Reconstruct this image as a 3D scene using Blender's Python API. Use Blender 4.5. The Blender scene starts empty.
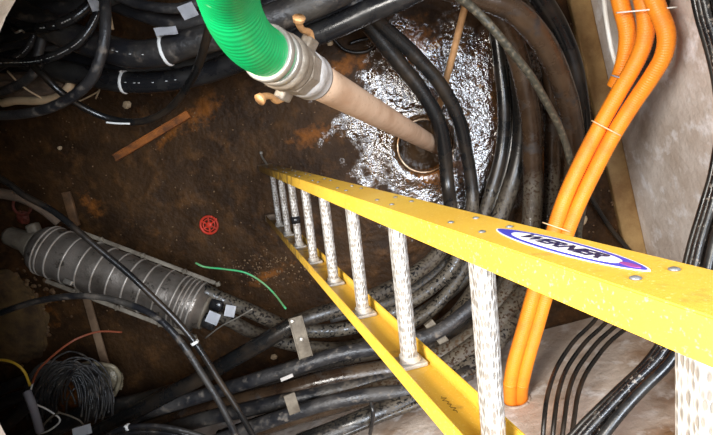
import bpy, bmesh, math, random
from mathutils import Vector, Matrix, noise
random.seed(7)
S = bpy.context.scene
COL = S.collection
# ------------------------------------------------------------------ camera, world, lights
H = 2.9405
F = 500.0
MR = ((0.9541252, -0.2806554, -0.1042960), (-0.2941941, -0.9435162, -0.1524039), (-0.0556319, 0.1760957, -0.9827998))
cam = bpy.data.cameras.new('camera')
cam.sensor_width = 36; cam.lens = F / 713 * 36; cam.clip_start = 0.02
co = bpy.data.objects.new('camera', cam); COL.objects.link(co)
co.matrix_world = Matrix(((MR[0][0], -MR[0][1], -MR[0][2], 0), (MR[1][0], -MR[1][1], -MR[1][2], 0),
                          (MR[2][0], -MR[2][1], -MR[2][2], H), (0, 0, 0, 1)))
S.camera = co
wd = bpy.data.worlds.new('sky'); S.world = wd; wd.use_nodes = True
bg = wd.node_tree.nodes['Background']; bg.inputs[0].default_value = (0.98, 0.95, 0.90, 1); bg.inputs[1].default_value = 0.6
ld = bpy.data.lights.new('daylight', 'AREA'); ld.shape = 'DISK'; ld.size = 1.9; ld.energy = 330; ld.color = (0.80, 0.88, 1)
lo = bpy.data.objects.new('daylight', ld); COL.objects.link(lo); lo.location = (0.95, 0.05, 5.0)
lo.rotation_euler = (Vector((-0.35, -0.35, 0)) - Vector(lo.location)).to_track_quat('-Z', 'Y').to_euler()
l2 = bpy.data.lights.new('wall_fill', 'AREA'); l2.shape = 'DISK'; l2.size = 1.1; l2.energy = 185; l2.color = (1, 0.95, 0.88)  # added fill lamp to brighten the right and front walls
o2 = bpy.data.objects.new('wall_fill', l2); COL.objects.link(o2); o2.location = (-1.2, 0.5, 3.7)
o2.rotation_euler = (Vector((0.9, -0.8, 0.6)) - Vector(o2.location)).to_track_quat('-Z', 'Y').to_euler()
S.view_settings.view_transform = 'Standard'; S.view_settings.look = 'None'
S.view_settings.gamma = 1; S.view_settings.use_curve_mapping = False
S.view_settings.exposure = 0.0

# ------------------------------------------------------------------ measuring helpers (photo pixel + height -> place in the vault)
XR, YB, YT, XL = 1.25, -1.45, 1.35, -3.4
def ray(px, py):
    c = ((px - 356.5) / F, (py - 217.5) / F, 1)
    return Vector([sum(MR[i][j] * c[j] for j in range(3)) for i in range(3)])
def P(px, py, z=0.0, r=0.0):
    d = ray(px, py); t = (z - H) / d.z
    lim = [t]
    if d.x > 0: lim.append((XR - r) / d.x)
    if d.y < 0: lim.append((YB + r) / d.y)
    if d.y > 0: lim.append((YT - r) / d.y)
    t = min(lim)
    return Vector((0, 0, H)) + d * t
def PY(px, py, y):
    d = ray(px, py); return Vector((0, 0, H)) + d * (y / d.y)
def px2m(w, p):
    return w / F * (p - Vector((0, 0, H))).length * 0.97

# ------------------------------------------------------------------ materials
MAT = {}
def mat(name, c1, c2=None, scale=6, lo=0.4, hi=0.6, r1=0.6, r2=None, bump=0.2, bscale=None, metal=0.0, c3=None, s3=40, lo3=0.6, hi3=0.68, r3=0.8, detail=6, coat=0, bdist=0.01):
    if name in MAT: return MAT[name]
    m = bpy.data.materials.new(name); m.use_nodes = True; N = m.node_tree.nodes; L = m.node_tree.links
    b = N['Principled BSDF']; tc = N.new('ShaderNodeTexCoord')
    def nz(sc, det=detail, rough=.6):
        n = N.new('ShaderNodeTexNoise'); n.inputs['Scale'].default_value = sc; n.inputs['Detail'].default_value = det
        n.inputs['Roughness'].default_value = rough
        L.new(tc.outputs['Object'], n.inputs['Vector']); return n
    def ramp(n, a, z):
        mr = N.new('ShaderNodeMapRange'); mr.inputs['From Min'].default_value = a; mr.inputs['From Max'].default_value = z
        L.new(n.outputs['Fac'], mr.inputs['Value']); return mr
    def mix(f, a, z):
        x = N.new('ShaderNodeMix'); x.data_type = 'RGBA'; L.new(f.outputs[0], x.inputs[0])
        for v, i in ((a, 6), (z, 7)):
            if isinstance(v, tuple): x.inputs[i].default_value = (*v, 1)
            else: L.new(v, x.inputs[i])
        return x.outputs[2]
    def mixf(f, a, z):
        x = N.new('ShaderNodeMix'); L.new(f.outputs[0], x.inputs[0])
        for v, i in ((a, 2), (z, 3)):
            if isinstance(v, (int, float)): x.inputs[i].default_value = v
            else: L.new(v, x.inputs[i])
        return x.outputs[0]
    c2 = c2 or c1; r2 = r1 if r2 is None else r2
    f = ramp(nz(scale), lo, hi); col = mix(f, c1, c2); ro = mixf(f, r1, r2)
    if c3:
        f3 = ramp(nz(s3), lo3, hi3); col = mix(f3, col, c3); ro = mixf(f3, ro, r3)
    L.new(col, b.inputs['Base Color']); L.new(ro, b.inputs['Roughness'])
    b.inputs['Metallic'].default_value = metal; b.inputs['Coat Weight'].default_value = coat
    if bump:
        bn = nz(bscale or scale * 4); bp = N.new('ShaderNodeBump'); bp.inputs['Strength'].default_value = bump
        bp.inputs['Distance'].default_value = bdist
        L.new(bn.outputs['Fac'], bp.inputs['Height']); L.new(bp.outputs[0], b.inputs['Normal'])
    MAT[name] = m
    return m
SILT = (0.16, 0.115, 0.07)
M_black = mat('black_sheath', (0.012, 0.012, 0.014), (0.045, 0.038, 0.030), 5, .42, .65, .28, .6, .4, 40, c3=(0.13, 0.105, 0.08), s3=18, lo3=.55, hi3=.72)
M_blackclean = mat('black_rubber', (0.010, 0.010, 0.011), (0.03, 0.028, 0.025), 7, .45, .65, .25, .4, .1, 60)
M_dusty = mat('dusty_grey_sheath', (0.016, 0.016, 0.018), (0.055, 0.049, 0.044), 7, .38, .66, .3, .6, .45, 50, c3=(0.15, 0.125, 0.10), s3=22, lo3=.56, hi3=.70)
M_silt = mat('silted_sheath', (0.10, 0.078, 0.05), (0.035, 0.026, 0.018), 9, .42, .6, .65, .5, .4, 60, c3=(0.02, 0.017, 0.014), s3=45, lo3=.56, hi3=.6)
M_brown = mat('brown_stained_sheath', (0.022, 0.012, 0.007), (0.058, 0.034, 0.018), 4, .4, .65, .16, .34, .2, 40, c3=(0.02, 0.015, 0.012), s3=12, lo3=.55, hi3=.7)
M_wet = mat('wet_black_sheath', (0.008, 0.008, 0.008), (0.03, 0.02, 0.012), 5, .45, .65, .25, .45, .12, 30)
M_orange = mat('orange_plastic', (0.90, 0.27, 0.015), (0.75, 0.20, 0.015), 9, .45, .7, .45, .6, .12, 80)
M_tie = mat('white_nylon', (0.75, 0.74, 0.7), bump=0, r1=.5)
M_clear = mat('clear_nylon', (0.80, 0.55, 0.30), bump=0, r1=.3)
M_tag = mat('grey_paper_tag', (0.62, 0.63, 0.66), (0.45, 0.45, 0.47), 20, .5, .7, .7, bump=0)
M_print = mat('white_print', (0.6, 0.6, 0.58), bump=0)
M_green = mat('green_hose', (0.0, 0.29, 0.08), (0.0, 0.22, 0.055), 14, .45, .7, .38, .55, .08, 60, c3=(0.12, .38, .16), s3=22, lo3=.68, hi3=.8)
M_pvc = mat('buff_plastic_pipe', (0.56, 0.38, 0.25), (0.40, 0.24, 0.14), 7, .4, .7, .6, .7, .1, 60, c3=(0.30, 0.18, 0.10), s3=50, lo3=.62, hi3=.72)
M_alu = mat('cast_aluminium', (0.27, 0.225, 0.175), (0.16, 0.12, 0.08), 20, .4, .65, .5, .7, .3, 80, metal=.35)
M_steel = mat('steel_band', (0.36, 0.33, 0.28), (0.2, 0.15, 0.11), 25, .5, .75, .4, .6, .1, 80, metal=.6)
M_bronze = mat('tan_lever', (0.50, 0.27, 0.11), (0.34, .17, .07), 30, .4, .7, .45, .6, .2, 80, metal=.3)
M_collar = mat('grey_white_collar', (0.42, 0.39, 0.36), (0.24, 0.2, 0.16), 22, .48, .7, .6, .7, .2, 80)
M_wood = mat('pale_timber', (0.55, 0.30, 0.13), (0.36, 0.19, 0.08), 12, .4, .65, .6, .7, .2, 60)
M_lath = mat('dirty_lath', (0.22, 0.11, 0.045), (0.09, 0.045, 0.02), 12, .4, .65, .7, .8, .3, 60)
M_rust = mat('rusty_steel', (0.42, 0.13, 0.02), (0.14, 0.05, 0.016), 18, .4, .65, .75, .85, .5, 70)
M_case = mat('grey_closure_case', (0.22, 0.19, 0.16), (0.08, 0.065, 0.05), 6, .38, .66, .3, .5, .35, 50, metal=.55, c3=(.05, .04, .03), s3=24, lo3=.6, hi3=.66)
M_casering = mat('bright_case_rib', (0.42, 0.38, 0.33), (0.22, .18, .14), 12, .45, .7, .45, .6, .1, 50, metal=.4)
M_galv = mat('dirty_galvanised', (0.18, 0.15, 0.11), (0.09, .07, .048), 14, .4, .65, .6, .7, .3, 60, metal=.1)
M_red = mat('red_plastic', (0.60, 0.035, 0.012), (0.35, .03, .01), 30, .45, .7, .5, .7, .1, 60)
M_faded = mat('faded_red_plastic', (0.20, 0.04, 0.025), (0.10, .035, .02), 30, .45, .7, .6, .7, .1, 60)
M_cloth = mat('brown_cloth', (0.17, 0.115, 0.075), (0.09, .06, .04), 9, .4, .65, .85, .9, .5, 60)
M_cream = mat('cream_plastic', (0.62, 0.45, 0.27), (0.40, .27, .15), 9, .45, .7, .6, .7, .2, 60)
M_wgreen = mat('green_insulation', (0.03, 0.38, 0.14), (0.12, .3, .12), 9, bump=0, r1=.4)
M_wyel = mat('yellow_insulation', (0.62, 0.40, 0.04), bump=0, r1=.4)
M_wred = mat('red_brown_insulation', (0.28, 0.07, 0.03), bump=0, r1=.45)
M_ring = mat('wet_ring', (0.30, 0.22, 0.15), (0.16, .08, .03), 20, .4, .6, .12, .3, .15, 60, metal=.7)
M_poly = mat('milky_polythene', (0.32, 0.27, 0.18), (0.20, .16, .10), 12, .4, .6, .35, .5, .3, 60)
M_bluegrey = mat('blue_grey_plastic', (0.25, 0.25, 0.29), bump=0, r1=.5)

def concrete(name, base, stain, extra=None, amt=(.45, .68), bump=.8, sc=3.0):
    return mat(name, base, stain, sc, amt[0], amt[1], .8, .75, bump, 24, c3=extra, s3=9, lo3=.53, hi3=.66, r3=.8, detail=12)
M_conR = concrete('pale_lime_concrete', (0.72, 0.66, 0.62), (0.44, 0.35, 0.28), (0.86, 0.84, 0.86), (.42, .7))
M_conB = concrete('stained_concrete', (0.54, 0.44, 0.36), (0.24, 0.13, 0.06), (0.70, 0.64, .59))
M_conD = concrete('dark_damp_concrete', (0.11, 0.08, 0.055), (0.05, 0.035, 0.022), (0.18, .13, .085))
M_conRim = concrete('opening_concrete', (0.46, 0.38, 0.31), (0.36, 0.28, 0.22), (0.55, .46, .38))

def mud_material():
    m = bpy.data.materials.new('wet_brown_mud'); m.use_nodes = True; N = m.node_tree.nodes; L = m.node_tree.links
    b = N['Principled BSDF']; geo = N.new('ShaderNodeNewGeometry')
    def nz(sc, det=8, rough=.62):
        n = N.new('ShaderNodeTexNoise'); n.inputs['Scale'].default_value = sc; n.inputs['Detail'].default_value = det
        n.inputs['Roughness'].default_value = rough; L.new(geo.outputs['Position'], n.inputs['Vector']); return n.outputs['Fac']
    def mr(v, a, z, o0=0., o1=1.):
        x = N.new('ShaderNodeMapRange'); x.inputs[1].default_value = a; x.inputs[2].default_value = z
        x.inputs[3].default_value = o0; x.inputs[4].default_value = o1; L.new(v, x.inputs[0]); return x.outputs[0]
    def mth(op, a, c):
        x = N.new('ShaderNodeMath'); x.operation = op
        for v, i in ((a, 0), (c, 1)):
            if isinstance(v, (int, float)): x.inputs[i].default_value = v
            else: L.new(v, x.inputs[i])
        return x.outputs[0]
    def mix(f, a, z):
        x = N.new('ShaderNodeMix'); x.data_type = 'RGBA'; L.new(f, x.inputs[0])
        for v, i in ((a, 6), (z, 7)):
            if isinstance(v, tuple): x.inputs[i].default_value = (*v, 1)
            else: L.new(v, x.inputs[i])
        return x.outputs[2]
    def blob(p, rx, ry, ang=0):                 # soft patch on the ground around a place
        mp = N.new('ShaderNodeMapping'); mp.vector_type = 'TEXTURE'; mp.inputs[1].default_value = (p[0], p[1], 0)
        mp.inputs[2].default_value = (0, 0, ang); mp.inputs[3].default_value = (rx, ry, 10)
        L.new(geo.outputs['Position'], mp.inputs[0])
        ln = N.new('ShaderNodeVectorMath'); ln.operation = 'LENGTH'; L.new(mp.outputs[0], ln.inputs[0])
        return mr(ln.outputs['Value'], 1.0, 0.0)
    col = mix(mr(nz(3.0), .38, .64), (0.026, 0.0125, 0.005), (0.062, 0.030, 0.011))
    col = mix(mr(nz(9), .5, .72), col, (0.105, 0.047, 0.015))
    rust = None
    for px, py, rx, ry, a in [(200, 112, .24, .12, .3), (168, 135, .25, .05, .5), (310, 135, .2, .10, 0), (90, 205, .14, .09, -1), (270, 275, .26, .05, .2),
                              (440, 168, .28, .2, 0), (345, 65, .25, .1, 0), (20, 315, .35, .3, 0), (410, 45, .25, .2, 0), (545, 170, .12, .35, 0), (115, 65, .4, .1, 0), (80, 395, .3, .2, 0)]:
        g = blob(P(px, py), rx, ry, a)
        rust = g if rust is None else mth('MAXIMUM', rust, g)
    rf = mr(mth('ADD', mth('MULTIPLY', rust, .42), nz(18, 10, .72)), .64, 1.0)
    col = mix(rf, col, (0.26, 0.085, 0.012))
    col = mix(mr(nz(60, 4), .70, .74, 0, .8), col, (0.33, 0.22, 0.12))
    L.new(col, b.inputs['Base Color'])
    wet = blob(P(450, 128), 1.0, 1.0)
    wet = mth('ADD', mth('MULTIPLY', wet, 1.0), mth('MULTIPLY', mth('SUBTRACT', nz(6), .5), 1.3))
    wf = mr(wet, .38, .50)
    L.new(mr(wf, 0, 1, .62, .07), b.inputs['Roughness'])
    b.inputs['IOR'].default_value = 1.4
    sp = N.new('ShaderNodeMath'); sp.operation = 'MULTIPLY'; L.new(wf, sp.inputs[0]); sp.inputs[1].default_value = 1.0
    L.new(mr(wf, 0, 1, .25, 1.0), b.inputs['Specular IOR Level'])
    L.new(sp.outputs[0], b.inputs['Coat Weight']); b.inputs['Coat Roughness'].default_value = .05; b.inputs['Coat IOR'].default_value = 1.7
    b1 = N.new('ShaderNodeBump'); b1.inputs['Strength'].default_value = .75; b1.inputs['Distance'].default_value = .012
    L.new(nz(38, 3, .5), b1.inputs['Height'])
    b2 = N.new('ShaderNodeBump'); b2.inputs['Strength'].default_value = .5; b2.inputs['Distance'].default_value = .02
    L.new(nz(9, 5), b2.inputs['Height']); L.new(b2.outputs[0], b1.inputs['Normal'])
    L.new(b1.outputs[0], b.inputs['Normal']); L.new(b1.outputs[0], b.inputs['Coat Normal'])
    return m
M_mud = mud_material()

def fibre_material():
    m = mat('yellow_fibreglass', (0.70, 0.44, 0.05), (0.60, 0.34, 0.03), 4, .35, .7, .38, .5, .06, 200)
    N = m.node_tree.nodes; L = m.node_tree.links; b = N['Principled BSDF']
    src = b.inputs['Base Color'].links[0].from_socket
    tc = N.new('ShaderNodeTexCoord'); sx = N.new('ShaderNodeSeparateXYZ'); L.new(tc.outputs['Object'], sx.inputs[0])
    # mud splashed up the foot of the ladder (fades out by a metre up) and small specks above
    n = N.new('ShaderNodeTexNoise'); n.inputs['Scale'].default_value = 26; n.inputs['Detail'].default_value = 8; L.new(tc.outputs['Object'], n.inputs[0])
    h = N.new('ShaderNodeMapRange'); h.inputs[1].default_value = 1.7; h.inputs[2].default_value = 0; h.inputs[3].default_value = -.1; h.inputs[4].default_value = .42
    L.new(sx.outputs['Y'], h.inputs[0])
    a = N.new('ShaderNodeMath'); a.operation = 'ADD'; L.new(n.outputs['Fac'], a.inputs[0]); L.new(h.outputs[0], a.inputs[1])
    f = N.new('ShaderNodeMapRange'); f.inputs[1].default_value = .52; f.inputs[2].default_value = .74; f.inputs[4].default_value = .85; L.new(a.outputs[0], f.inputs[0])
    x = N.new('ShaderNodeMix'); x.data_type = 'RGBA'; L.new(f.outputs[0], x.inputs[0]); L.new(src, x.inputs[6]); x.inputs[7].default_value = (0.14, 0.075, 0.03, 1)
    v = N.new('ShaderNodeTexNoise'); v.inputs['Scale'].default_value = 260; v.inputs['Detail'].default_value = 3; L.new(tc.outputs['Object'], v.inputs[0])
    f2 = N.new('ShaderNodeMapRange'); f2.inputs[1].default_value = .60; f2.inputs[2].default_value = .70; f2.inputs[4].default_value = .5; L.new(v.outputs['Fac'], f2.inputs[0])
    y = N.new('ShaderNodeMix'); y.data_type = 'RGBA'; L.new(f2.outputs[0], y.inputs[0]); L.new(x.outputs[2], y.inputs[6]); y.inputs[7].default_value = (0.85, 0.68, 0.3, 1)
    L.new(y.outputs[2], b.inputs['Base Color'])
    return m
M_fibre = fibre_material()

def rung_material():
    m = bpy.data.materials.new('knurled_aluminium'); m.use_nodes = True; N = m.node_tree.nodes; L = m.node_tree.links
    b = N['Principled BSDF']; uv = N.new('ShaderNodeUVMap')
    mp = N.new('ShaderNodeMapping'); mp.inputs[3].default_value = (26, 24, 1); L.new(uv.outputs[0], mp.inputs[0])
    w = N.new('ShaderNodeTexVoronoi'); w.feature = 'F1'; w.inputs['Scale'].default_value = 1.0; w.inputs['Randomness'].default_value = .55; L.new(mp.outputs[0], w.inputs[0])
    f = N.new('ShaderNodeMapRange'); f.inputs[1].default_value = .30; f.inputs[2].default_value = .66; L.new(w.outputs['Distance'], f.inputs[0])
    geo = N.new('ShaderNodeNewGeometry'); sx = N.new('ShaderNodeSeparateXYZ'); L.new(geo.outputs['Position'], sx.inputs[0])
    g = N.new('ShaderNodeMapRange'); g.inputs[1].default_value = 0; g.inputs[2].default_value = 2.2; g.inputs[3].default_value = 1.1; g.inputs[4].default_value = .75; L.new(sx.outputs['Z'], g.inputs[0])
    n = N.new('ShaderNodeTexNoise'); n.inputs['Scale'].default_value = 22; L.new(geo.outputs['Position'], n.inputs[0])
    inv = N.new('ShaderNodeMath'); inv.operation = 'SUBTRACT'; inv.inputs[0].default_value = 1; L.new(f.outputs[0], inv.inputs[1])
    d = N.new('ShaderNodeMath'); d.operation = 'MULTIPLY'; L.new(inv.outputs[0], d.inputs[0]); L.new(g.outputs[0], d.inputs[1])
    x = N.new('ShaderNodeMix'); x.data_type = 'RGBA'; L.new(d.outputs[0], x.inputs[0]); x.inputs[6].default_value = (0.47, 0.455, 0.43, 1); x.inputs[7].default_value = (0.13, 0.10, 0.07, 1)
    L.new(x.outputs[2], b.inputs['Base Color']); b.inputs['Metallic'].default_value = .35; b.inputs['Roughness'].default_value = .45
    bp = N.new('ShaderNodeBump'); bp.inputs['Strength'].default_value = .7; bp.inputs['Distance'].default_value = .002
    L.new(f.outputs[0], bp.inputs['Height']); L.new(bp.outputs[0], b.inputs['Normal'])
    return m
M_rung = rung_material()

# ------------------------------------------------------------------ object helpers
def tag(o, label=None, cat=None, group=None, kind=None):
    if label: o['label'] = label
    if cat: o['category'] = cat
    if group: o['group'] = group
    if kind: o['kind'] = kind
    return o
def link(name, bm, m, parent=None, smooth=True, base=True):
    me = bpy.data.meshes.new(name)
    o = bpy.data.objects.new(name, me)
    if base and parent is None and len(bm.verts):
        zs = min(v.co.z for v in bm.verts); c = sum((v.co for v in bm.verts), Vector()) / len(bm.verts); c.z = zs
        bmesh.ops.translate(bm, verts=bm.verts, vec=-c); o.location = c
    bmesh.ops.recalc_face_normals(bm, faces=bm.faces)
    bm.to_mesh(me); bm.free(); me.materials.append(m)
    for p in me.polygons: p.use_smooth = smooth
    COL.objects.link(o)
    if parent: o.parent = parent
    return o
def empty(name, loc=(0, 0, 0)):
    o = bpy.data.objects.new(name, None); COL.objects.link(o); o.location = loc; o.empty_display_size = .1
    return o
def catmull(pts, n=8):
    pts = [Vector(p) for p in pts]
    if len(pts) < 3:
        return [pts[0].lerp(pts[1], i / n) for i in range(n + 1)]
    e = [2 * pts[0] - pts[1]] + pts + [2 * pts[-1] - pts[-2]]
    out = []
    for i in range(1, len(e) - 2):
        a, b, c, d = e[i - 1:i + 3]
        for k in range(n):
            t = k / n
            out.append(.5 * ((2 * b) + (c - a) * t + (2 * a - 5 * b + 4 * c - d) * t * t + (3 * b - a - 3 * c + d) * t ** 3))
    out.append(pts[-1]); return out
def even(path, step):                         # resample to even steps
    L = [0]
    for i in range(1, len(path)): L.append(L[-1] + (path[i] - path[i - 1]).length)
    n = int(L[-1] / step); out = []; j = 0
    for i in range(n + 1):
        s = L[-1] * i / n
        while j < len(L) - 2 and L[j + 1] < s: j += 1
        out.append(path[j].lerp(path[j + 1], (s - L[j]) / max(L[j + 1] - L[j], 1e-9)))
    return out
def frames(path):
    out = []; t0 = (path[1] - path[0]).normalized(); n = t0.orthogonal().normalized()
    for i, p in enumerate(path):
        a = path[max(i - 1, 0)]; b = path[min(i + 1, len(path) - 1)]; t = (b - a).normalized()
        n = (n - t * n.dot(t)).normalized(); out.append((p, t, n, t.cross(n)))
    return out
def tube(bm, path, r, seg=12, cap=True, rf=None, uv=False):
    fr = frames(path); rings = []
    for i, (p, t, n, b) in enumerate(fr):
        rr = rf(i) if rf else r
        rings.append([bm.verts.new(p + (n * math.cos(a) + b * math.sin(a)) * rr) for a in (2 * math.pi * k / seg for k in range(seg))])
    for i in range(len(rings) - 1):
        for k in range(seg):
            bm.faces.new((rings[i][k], rings[i][(k + 1) % seg], rings[i + 1][(k + 1) % seg], rings[i + 1][k]))
    if cap:
        bm.faces.new(rings[0][::-1]); bm.faces.new(rings[-1])
    return rings
def box(bm, c, sx, sy, sz, rot=None, bev=0):
    r = bmesh.ops.create_cube(bm, size=1, matrix=Matrix.Translation(c) @ (rot.to_4x4() if rot else Matrix()) @ Matrix.Diagonal((sx, sy, sz, 1)))
    if bev:
        es = {e for v in r['verts'] for e in v.link_edges}
        bmesh.ops.bevel(bm, geom=list(es), offset=bev, segments=2, affect='EDGES', profile=.6)
def bar(bm, a, b, w, h, up=Vector((0, 0, 1)), bev=0.002):     # a flat bar from a to b, w wide, h thick
    a = Vector(a); b = Vector(b); t = (b - a).normalized(); s = t.cross(up).normalized(); u = s.cross(t)
    R = Matrix((t, s, u)).transposed()
    box(bm, (a + b) / 2, (b - a).length, w, h, R, bev)
def lathe(bm, a, axis, prof, seg=28):                          # prof: (distance along axis, radius)
    axis = Vector(axis).normalized(); n = axis.orthogonal().normalized(); b = axis.cross(n); rings = []
    for d, r in prof:
        rings.append([bm.verts.new(Vector(a) + axis * d + (n * math.cos(q) + b * math.sin(q)) * max(r, 1e-4)) for q in (2 * math.pi * k / seg for k in range(seg))])
    for i in range(len(rings) - 1):
        for k in range(seg): bm.faces.new((rings[i][k], rings[i][(k + 1) % seg], rings[i + 1][(k + 1) % seg], rings[i + 1][k]))
    bm.faces.new(rings[0][::-1]); bm.faces.new(rings[-1])
def ring(bm, c, axis, R, r, seg=24, s2=8, arc=1.0, sx=1.0):
    axis = Vector(axis).normalized(); n = axis.orthogonal().normalized(); b = axis.cross(n)
    pts = [Vector(c) + (n * math.cos(q) * sx + b * math.sin(q)) * R for q in (2 * math.pi * arc * k / seg for k in range(seg + 1))]
    tube(bm, pts, r, s2)
# a cable: points are (px, py, z); w is its width in the photograph
def cpath(pts, w, wiggle=0.0, n=8):
    P3 = [P(x, y, z) for x, y, z in pts]
    r = sum(px2m(w, p) for p in P3[len(P3) // 4:max(len(P3) * 3 // 4, len(P3) // 4 + 1)]) / max(len(P3[len(P3) // 4:max(len(P3) * 3 // 4, len(P3) // 4 + 1)]), 1) / 2
    P3 = [P(x, y, max(z, r), r) for x, y, z in pts]
    path = catmull(P3, n)
    if wiggle:
        path = [p + Vector(noise.noise_vector(p * 5)) * wiggle for p in path]
    return path, r
def cable(label, pts, w, m=M_black, name='cable', cat='cable', group=None, parent=None, ties=(), seg=12, wiggle=0.005, marks=None, tie_m=M_tie):
    path, r = cpath(pts, w, wiggle)
    bm = bmesh.new(); tube(bm, path, r, seg)
    if parent:
        o = link(name, bm, m, parent); root = parent
    elif ties or marks:
        base = path[len(path) // 2].copy(); base.z = min(p.z for p in path) - r
        root = empty(name, base)
        bmesh.ops.translate(bm, verts=bm.verts, vec=-base)
        o = link('sheath', bm, m, root); tag(root, label, cat, group)
    else:
        o = link(name, bm, m); tag(o, label, cat, group); root = o
    off = root.location
    fr = frames(path)
    for u in ties:
        i = min(int(u * (len(path) - 1)), len(path) - 2); p, t, nn, bb = fr[i]
        b2 = bmesh.new()
        lathe(b2, Vector(p) - off - t * .006, t, [(0, r * .9), (0, r + .002), (.001, r + .0042), (.011, r + .0042), (.012, r + .002), (.012, r * .9)], 20)
        box(b2, Vector(p) - off + nn * (r + .006), .012, .010, .014, bev=.002)
        tag(link('cable_tie', b2, tie_m, root), 'white nylon cable tie')
    if marks:
        b2 = bmesh.new(); u0, u1, dash, w2, gaps = marks; i0 = int(u0 * (len(path) - 1)); i1 = int(u1 * (len(path) - 1)); rnd = random.Random(3)
        for i in range(i0, i1):
            if rnd.random() < gaps: continue
            p, t, nn, bb = fr[i]; q = fr[i + 1][0]
            side = (Vector((0, 0, H)) - p); side = (side - t * side.dot(t)).normalized()
            a = p.lerp(q, .1) + side * (r + .0004) - off; b = p.lerp(q, .1 + dash) + side * (r + .0004) - off
            bar(b2, a, b, w2, .0008, side, 0)
        link('printed_line', b2, M_print, root)
    return root, path, r
def facing(c, ang):                            # axes facing the opening: x along the vault, turned by ang in the picture
    d = (Vector((0, 0, H)) - c).normalized(); x = Vector((MR[0][0], MR[1][0], MR[2][0])); x = (x - d * x.dot(d)).normalized(); y = d.cross(x)
    return Matrix((x, y, d)).transposed() @ Matrix.Rotation(ang, 3, 'Z')
def quad_tag(label, px, py, z, w, h, ang, tilt=0.3, name='paper_tag', group='paper tags on the cables'):
    c = P(px, py, z)
    q = facing(c, ang) @ Matrix.Rotation(tilt, 3, 'X')
    ww = px2m(w, c); hh = px2m(h, c); bm = bmesh.new(); n = 6; top = []
    for i in range(n + 1):
        u = i / n - .5; zz = .15 * ww * math.sin(u * 3)
        top.append([bm.verts.new(c + q @ Vector((u * ww, v * hh, zz))) for v in (-.5, .5)])
    for i in range(n): bm.faces.new((top[i][0], top[i + 1][0], top[i + 1][1], top[i][1]))
    bmesh.ops.solidify(bm, geom=bm.faces[:], thickness=.0012)
    o = link(name, bm, M_tag, smooth=False); tag(o, label, 'tag', group); return o

# ------------------------------------------------------------------ setting
def slab(name, x0, x1, y0, y1, z0, z1, m, parent=None):
    bm = bmesh.new(); box(bm, ((x0 + x1) / 2, (y0 + y1) / 2, (z0 + z1) / 2), x1 - x0, y1 - y0, z1 - z0)
    o = link(name, bm, m, parent, smooth=False, base=False); 
    if not parent: o['kind'] = 'structure'
    return o
SUMP = P(424, 146); SR = 0.165
def floor():
    bm = bmesh.new(); nx, ny = 230, 150; x0, x1, y0, y1 = XL, XR, YB, YT; vs = []
    for j in range(ny + 1):
        row = []
        for i in range(nx + 1):
            x = x0 + (x1 - x0) * i / nx; y = y0 + (y1 - y0) * j / ny; v = Vector((x, y, 0))
            z = .012 * noise.noise(v * 2.2) + .006 * noise.noise(v * 9) - .008
            d = (Vector((x, y)) - SUMP.xy).length
            z += .012 * math.exp(-((d - SR * 1.15) / .05) ** 2)
            if d < SR: z -= .09 * min(1, (SR - d) / .04)
            row.append(bm.verts.new((x, y, z)))
        vs.append(row)
    for j in range(ny):
        for i in range(nx): bm.faces.new((vs[j][i], vs[j][i + 1], vs[j + 1][i + 1], vs[j + 1][i]))
    o = link('floor', bm, M_mud, base=False); o['kind'] = 'structure'
floor()
slab('wall_right', XR, XR + .15, YB - .15, YT + .15, -.1, 2.0, M_conR)
# end wall with a round duct entry for the orange tubes
hole = PY(516, 400, YB); HR = .062
def end_wall():
    bm = bmesh.new(); seg = 32; circ = []; outer = []
    x0, x1, z0, z1 = XL - .15, XR, -.1, 2.0
    for yy in (YB, YB - .15):
        circ.append([bm.verts.new((hole.x + HR * math.cos(2 * math.pi * k / seg), yy, hole.z + HR * math.sin(2 * math.pi * k / seg))) for k in range(seg)])
        o = []
        for k in range(seg):
            c, s = math.cos(2 * math.pi * k / seg), math.sin(2 * math.pi * k / seg)
            t = min(((x1 - hole.x) / c if c > 1e-6 else 1e9), ((x0 - hole.x) / c if c < -1e-6 else 1e9), ((z1 - hole.z) / s if s > 1e-6 else 1e9), ((z0 - hole.z) / s if s < -1e-6 else 1e9))
            o.append(bm.verts.new((hole.x + c * t, yy, hole.z + s * t)))
        outer.append(o)
    for k in range(seg):
        j = (k + 1) % seg
        bm.faces.new((circ[0][k], circ[0][j], outer[0][j], outer[0][k])); bm.faces.new((circ[1][k], circ[1][j], outer[1][j], outer[1][k]))
        bm.faces.new((circ[0][k], circ[0][j], circ[1][j], circ[1][k])); bm.faces.new((outer[0][k], outer[0][j], outer[1][j], outer[1][k]))
    o = link('wall_front', bm, M_conB, smooth=False, base=False); o['kind'] = 'structure'
    bm = bmesh.new(); ring(bm, hole, (0, 1, 0), HR + .004, .008, 32, 8)
    lathe(bm, hole - Vector((0, .149, 0)), (0, 1, 0), [(0, HR - .004), (0.02, HR - .004)], 24)
    link('duct_mouth', bm, mat('duct_lip', (.5, .4, .32), (.35, .25, .18), 20), o)
end_wall()
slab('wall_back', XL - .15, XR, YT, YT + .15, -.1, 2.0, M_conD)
slab('wall_left', XL - .15, XL, YB, YT, -.1, 2.0, M_conD)
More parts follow.
